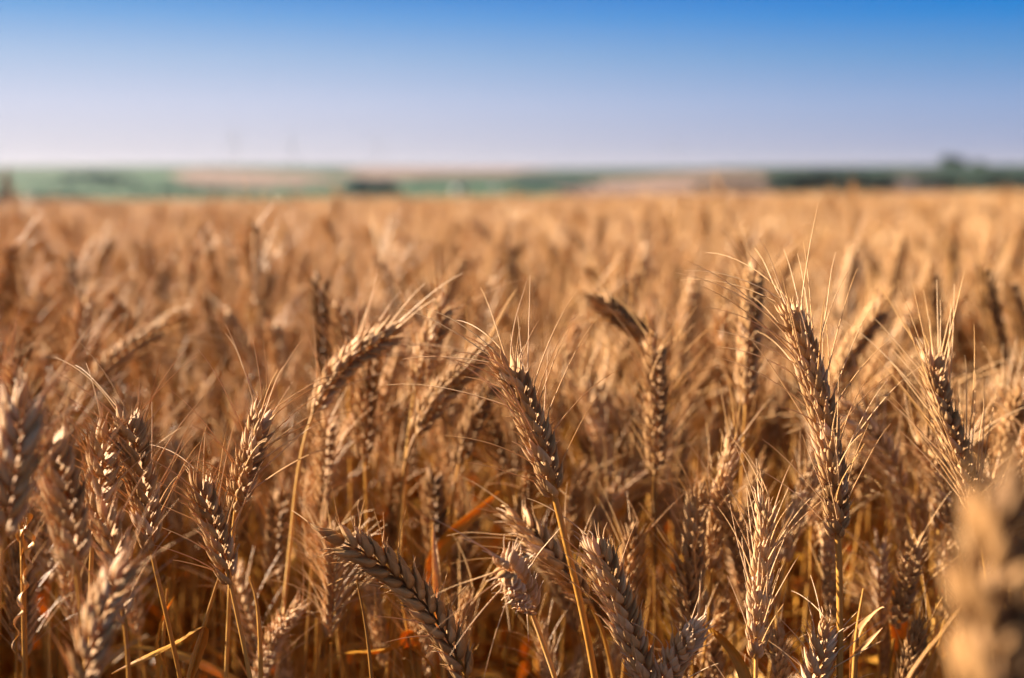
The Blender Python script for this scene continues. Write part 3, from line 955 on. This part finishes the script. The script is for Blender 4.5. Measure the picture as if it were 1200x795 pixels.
straw('pale broken straw leaning right, left of the big blurred ear', [(1132, 702, .62), (1104, 742, .62), (1060, 806, .62)], (), .62, .0012)
straw('straw with drooping pale leaf tips beside the tallest straw', [(1012, 690, .80), (1004, 740, .80), (1000, 800, .80)],
      [([(1004, 745, .80), (1022, 722, .79), (1036, 712, .78), (1040, 716, .78)], .0026, 2, .5), ([(1002, 770, .80), (1018, 752, .79), (1034, 736, .78)], .0022, 1, .5)], .52)
straw('bleached straw with a white leaf strip behind the slanted ear', [(512, 640, .88), (514, 660, .88), (516, 700, .88), (520, 800, .88)],
      [([(514, 700, .88), (511, 660, .88), (507, 612, .88)], .0036, .4, .85)], .62, .0013)
straw('straw with a glowing orange leaf right of the tallest straw', [(1050, 640, .95), (1054, 700, .95), (1056, 800, .95)],
      [([(1055, 760, .95), (1052, 720, .94), (1056, 680, .94), (1062, 640, .95)], .007, .8, .40)], .36)
straw('straw with a golden leaf twisted up beside the left bearded ear', [(196, 690, .84), (192, 740, .84), (190, 800, .84)],
      [([(192, 790, .84), (186, 750, .83), (194, 720, .83), (204, 700, .84)], .005, 2, .42)], .42)

# ------------------------------------------------------------------ the crowd behind: copies of a few stalks, still one by one
VARIANTS = []


def random_plant_parts(lod, k):
    """One wheat stalk at the origin: dict of MBs."""
    h = rng.uniform(0.64, 0.76)
    el = rng.uniform(0.078, 0.105)
    lean = rng.uniform(0.02, 0.09)
    nod = [0.25, 0.5, 0.15, 0.7, 0.35, 0.9, 0.6, 0.2, 0.3, 0.4][k % 10]
    P = [np.array([0, 0, 0.0]), np.array([lean * 0.3, 0, h * 0.4]), np.array([lean * 0.8, 0.005, h * 0.75]), np.array([lean * 1.1, 0.0, h])]
    d0 = unit(np.array([lean * 1.1 - lean * 0.8, 0, h * 0.25]))
    a0 = math.atan2(d0[0], d0[2])
    p = P[-1].copy()
    E = [p.copy()]
    for q in range(1, 7):
        a = a0 + nod * q / 6
        p = p + el / 6 * np.array([math.sin(a), 0.05 * math.sin(q), math.cos(a)])
        E.append(p.copy())
    allp = spline(P + E[1:], 300)
    ei = int(np.argmin(np.linalg.norm(allp - P[-1], axis=1)))
    Ep = spline(allp[ei::6], 30)
    tone = rng.uniform(0.36, 0.6)
    spk, rach, aw = make_ear(Ep, rng.uniform(0, 3.1), rng.uniform(1.1, 1.38), tone, lod, rng.choice([0.3, 0.5, 0.75, 0.95]), rng.uniform(0.05, 0.068), rng.uniform(0.5, 0.85))
    for m in spk:
        rach.merge(m)
    b = MB()
    for m in aw:
        b.merge(m)
    Ps = spline(allp[:ei + 3:max(1, ei // 30)], 44)
    out = {'stem': [make_stem(Ps, 0.0019, 0.0012, tone, 6 if lod else 5, (0.35, 0.62) if lod else None)], 'ear': [rach], 'beard': [b] if b.n else [], 'leaf': []}
    for q in range(int(rng.integers(3, 6)) if lod else 3):
        i = int(rng.uniform(0.15, 0.72) * 43)
        L = leaf_path(Ps[i], rng.uniform(0, 6.28), rng.uniform(0.10, 0.22), rng.uniform(0.6, 1.35), rng.uniform(1.2, 3.0), 16 if lod else 9)
        out['leaf'].append(make_leaf(L, rng.uniform(0.004, 0.0078), rng.uniform(-6, 6), tone + rng.normal(0.05, 0.16)))
    return out, nod, h + el, E[-1], P[-1]


def look(nod):
    return 'upright' if nod < 0.45 else ('leaning' if nod < 0.8 else 'drooping')


for k in range(14):
    parts, nod, hh, tip, foot = random_plant_parts(1, k)
    VARIANTS.append(({n: [m.mesh(n, MATS) for m in ms] for n, ms in parts.items()}, nod, hh, tip, foot))


def place(k, x, y, rz, sc, tilt, label, group):
    parts, nod, hh = VARIANTS[k][:3]
    t = root('wheat_stalk', (x, y, float(near_ground(x, y))), label, 'wheat stalk', group)
    t.rotation_euler = (tilt[0], tilt[1], rz)
    t.scale = (sc, sc, sc)
    for n in ('stem', 'leaf'):
        for me in parts[n]:
            obj(n, me, t)
    e = obj('ear', parts['ear'][0], t)
    for me in parts['beard']:
        obj('beard', me, e)


def swing(rot, v):
    """Vectors v turned by XYZ Euler angles rot (both n x 3)."""
    (a, b, c), (x, y, z) = np.asarray(rot).T, np.asarray(v).T
    y, z = y * np.cos(a) - z * np.sin(a), y * np.sin(a) + z * np.cos(a)
    x, z = x * np.cos(b) + z * np.sin(b), -x * np.sin(b) + z * np.cos(b)
    x, y = x * np.cos(c) - y * np.sin(c), x * np.sin(c) + y * np.cos(c)
    return np.stack([x, y, z], 1)


def hides(x, y, g, rot, sc, tip, foot):
    bad = np.zeros(np.shape(x), bool)
    for q in (0.0, 0.5, 1.0):
        o = swing(rot, tip * q + foot * (1 - q)) * np.asarray(sc)[:, None]
        bad |= in_the_way(x + o[:, 0], y + o[:, 1], g + o[:, 2])
    return bad


def in_the_way(x, y, z):
    """True where a plant whose top is at (x, y, z) would stand in front of an ear placed farther back."""
    c, s = math.cos(PITCH), math.sin(PITCH)
    x, y, z = np.asarray(x, float), np.asarray(y, float), np.asarray(z, float)
    d = y * c - (z - CAM_Z) * s
    v = (y * s + (z - CAM_Z) * c) / d
    px, py = 600 + FPX * x / d, 397.5 - FPX * v
    bad = np.zeros(x.shape, bool)
    for a, b, e in CLEAR:
        bad |= (d < e + 0.02) & (np.abs(px - a) < 26 / np.minimum(d, 1.5)) & (py < b + 8) & (e > 0.7)
    return bad


N_ONE = 300 - len(PLANTS)
spots = []
tries = 0
while len(spots) < N_ONE and tries < 60000:
    tries += 1
    y = math.sqrt(rng.uniform(0.82 ** 2, 1.34 ** 2))
    x = rng.uniform(-0.43, 0.43) * y
    if any((x - a) ** 2 + (y - b) ** 2 < 0.022 ** 2 for a, b, *_ in spots[-400:]):
        continue
    top = rng.uniform(0.68, 0.79) if y > 1.0 else rng.uniform(0.60, 0.74)
    if rng.random() < 0.09:
        top -= rng.uniform(0.08, 0.2)
    k = int(rng.integers(len(VARIANTS)))
    rot1 = np.array([[rng.normal(0, 0.05), rng.normal(0, 0.06), rng.uniform(0, 6.28)]])
    _, _, hv, tipv, footv = VARIANTS[k]
    test = lambda tp: hides(np.array([x]), np.array([y]), near_ground(x, y), rot1, np.array([tp / hv]), tipv[None], footv[None])[0]
    if test(top):
        top -= rng.uniform(0.06, 0.14)
        if test(top):
            continue
    spots.append((x, y, top, k, rot1[0]))
spots.sort(key=lambda s: s[1])
for i, (x, y, top, k, rr) in enumerate(spots):
    nod, hh = VARIANTS[k][1], VARIANTS[k][2]
    third = 'left' if x < -0.13 * y else ('middle' if x < 0.13 * y else 'right')
    band = 'just behind the sharp ears' if y < 1.15 else 'in the soft rows farther back'
    lb = f'soft golden wheat stalk with {look(nod)} ear {band}, {third} third'
    place(k, x, y, rr[2], top / hh, (rr[0], rr[1]), lb,
          f'{look(nod)} stalks {band}, {third}')

# ------------------------------------------------------------------ the rest of the field: one mass of wheat
protos = []
for k in range(10):
    parts, nod, hh, tip, foot = random_plant_parts(1 if k < 5 else 0, k)
    m = MB()
    for ms in parts.values():
        for q in ms:
            m.merge(q)
    me = m.mesh('wheat_plant', MATS)
    protos.append((bpy.data.objects.new('wheat_plant', me), hh, tip, foot))


def scatter():
    pts = []

    def strip(y0, y1, dens, margin):
        area_n = int(dens * 1.0 * (0.5 * 0.86 * (y1 ** 2 - y0 ** 2) + 2 * margin * (y1 - y0)))
        y = np.sqrt(rng.uniform(y0 ** 2, y1 ** 2, area_n))
        w = 0.43 * y + margin
        x = rng.uniform(-1, 1, area_n) * w
        return x, y
    for y0, y1, dens, mg in ((1.32, 3, 460, 1.2), (3, 6, 380, 1.5), (6, 12, 300, 2.0), (12, FIELD_END, 150, 3.0)):
        pts.append(strip(y0, y1, dens, mg))
    # beside the frame, next to the stalks built one by one
    n = 1100
    y = rng.uniform(0.84, 1.64, n)
    side = rng.choice([-1, 1], n)
    x = side * (0.43 * y + 0.05 + rng.uniform(0.0, 1.3, n))
    pts.append((x, y))
    x = np.concatenate([p[0] for p in pts]); y = np.concatenate([p[1] for p in pts])
    return x, y


X, Y = scatter()
n = len(X)
idx = np.where(Y < 4, rng.integers(0, 10, n), rng.integers(0, 10, n)).astype(np.int32)
hh = np.array([p[1] for p in protos])[idx]
patch = 0.5 * np.sin(X * 1.7 + 2 * np.sin(Y * 0.9)) + 0.5 * np.sin(Y * 1.3 + X * 0.6)
top = rng.normal(0.737, 0.042, n) * (1 + 0.25 * 0.06 * np.clip(Y / 6, 0, 1) * rng.normal(0, 2, n)) + 0.02 * patch
tips = np.array([p[2] for p in protos])[idx]
feet = np.array([p[3] for p in protos])[idx]
rot = np.stack([rng.normal(0, 0.07, n), rng.normal(0.03, 0.08, n), rng.uniform(0, 6.283, n)], 1)
G = near_ground(X, Y)
near = Y < 2.4
block = np.zeros(n, bool)
block[near] = hides(X[near], Y[near], G[near], rot[near], (top / hh)[near], tips[near], feet[near])
top = np.where(block, top - rng.uniform(0.08, 0.16, n), top)
block[near] = hides(X[near], Y[near], G[near], rot[near], (top / hh)[near], tips[near], feet[near])
keep = ~block
X, Y, idx, hh, top, rot = X[keep], Y[keep], idx[keep], hh[keep], top[keep], rot[keep]
n = len(X)
sc = (top / hh).astype(np.float32)
me = bpy.data.meshes.new('wheat_field')
me.vertices.add(n)
me.vertices.foreach_set('co', np.stack([X, Y, near_ground(X, Y)], 1).astype(np.float32).ravel())
for nm, ty, dt, key in (('rot', 'FLOAT_VECTOR', rot.astype(np.float32).ravel(), 'vector'), ('size', 'FLOAT', sc, 'value'), ('pick', 'INT', idx, 'value')):
    a = me.attributes.new(nm, ty, 'POINT')
    a.data.foreach_set(key, dt)
for m in MATS:
    me.materials.append(m)
field = obj('wheat_field', me)
tag(field, kind='stuff')
ng = bpy.data.node_groups.new('wheat_mass', 'GeometryNodeTree')
ng.interface.new_socket('Geometry', in_out='INPUT', socket_type='NodeSocketGeometry')
ng.interface.new_socket('Geometry', in_out='OUTPUT', socket_type='NodeSocketGeometry')
gi = ng.nodes.new('NodeGroupInput'); go = ng.nodes.new('NodeGroupOutput')
jn = ng.nodes.new('GeometryNodeJoinGeometry')
for po, *_ in reversed(protos):
    oi = ng.nodes.new('GeometryNodeObjectInfo'); oi.inputs['Object'].default_value = po
    oi.inputs['As Instance'].default_value = False
    g2 = ng.nodes.new('GeometryNodeGeometryToInstance')
    ng.links.new(oi.outputs['Geometry'], g2.inputs[0])
    ng.links.new(g2.outputs[0], jn.inputs[0])
m2p = ng.nodes.new('GeometryNodeMeshToPoints')
ng.links.new(gi.outputs[0], m2p.inputs['Mesh'])
ip = ng.nodes.new('GeometryNodeInstanceOnPoints')
ng.links.new(m2p.outputs[0], ip.inputs['Points'])
ng.links.new(jn.outputs[0], ip.inputs['Instance'])
ip.inputs['Pick Instance'].default_value = True


def named(nm, ty):
    a = ng.nodes.new('GeometryNodeInputNamedAttribute')
    a.data_type = ty
    a.inputs['Name'].default_value = nm
    return [o for o in a.outputs if o.enabled and o.name == 'Attribute'][0]


ng.links.new(named('pick', 'INT'), ip.inputs['Instance Index'])
er = ng.nodes.new('FunctionNodeEulerToRotation')
ng.links.new(named('rot', 'FLOAT_VECTOR'), er.inputs[0])
ng.links.new(er.outputs[0], ip.inputs['Rotation'])
ng.links.new(named('size', 'FLOAT'), ip.inputs['Scale'])
ng.links.new(ip.outputs[0], go.inputs[0])
mod = field.modifiers.new('wheat_mass', 'NODES')
mod.node_group = ng
print('wheat plants in the mass', n, 'one by one', N_ONE + len(PLANTS), 'objects', len(SC.objects))

# ------------------------------------------------------------------ the summer haze over the valley
hz = MB()
box(hz, -2600, 2600, -400, 5300, -30, 45)
mh, hn, hl = new_mat('summer_haze')
ho = hn.new('ShaderNodeOutputMaterial')
hv = hn.new('ShaderNodeVolumePrincipled')
hv.inputs['Color'].default_value = (0.86, 0.88, 0.95, 1)
hv.inputs['Density'].default_value = 0.000032
hv.inputs['Anisotropy'].default_value = 0.3
hl.new(hv.outputs[0], ho.inputs['Volume'])
tag(obj('haze', hz.mesh('haze', [mh], smooth=False)), kind='stuff')


# ------------------------------------------------------------------ a tall rust-brown weed standing out of the wheat at the far left
def weed(px, py_top, d, label):
    top = at(px, py_top, d)
    base = np.array([top[0], top[1], float(near_ground(top[0], top[1]))])
    t = root('dock_plant', base, label, 'weed', 'weeds in the wheat')
    h = top[2] - base[2]
    P = spline([(0, 0, 0), (0.02, 0.01, h * 0.5), (0, 0, h)], 20)
    m = MB(); tube(m, P, np.linspace(0.007, 0.003, 20), 7)
    obj('stem', m.mesh('stem', [M_DOCK]), t)
    m = MB()
    for k in range(26):
        z = h * rng.uniform(0.70, 0.97); a = rng.uniform(0, 6.28); l = rng.uniform(0.05, 0.12) * (1.15 - z / h) * 2.8
        Q = spline([(0, 0, z), (l * 0.4 * math.cos(a), l * 0.4 * math.sin(a), z + 0.04), (l * 0.7 * math.cos(a), l * 0.7 * math.sin(a), z + 0.11)], 10)
        tube(m, Q, 0.003, 5)
        for q in Q[2:]:
            for _ in range(7):
                dd = unit(rng.normal(0, 1, 3))
                husk(m, q, dd, rng.normal(0, 1, 3), 0.014, 0.005, 0.5, 0)
    obj('seed_head', m.mesh('seed_head', [M_DOCK]), t)


weed(6, 203, 14.0, 'rust brown seed head of a tall weed rising from the wheat at the left edge')
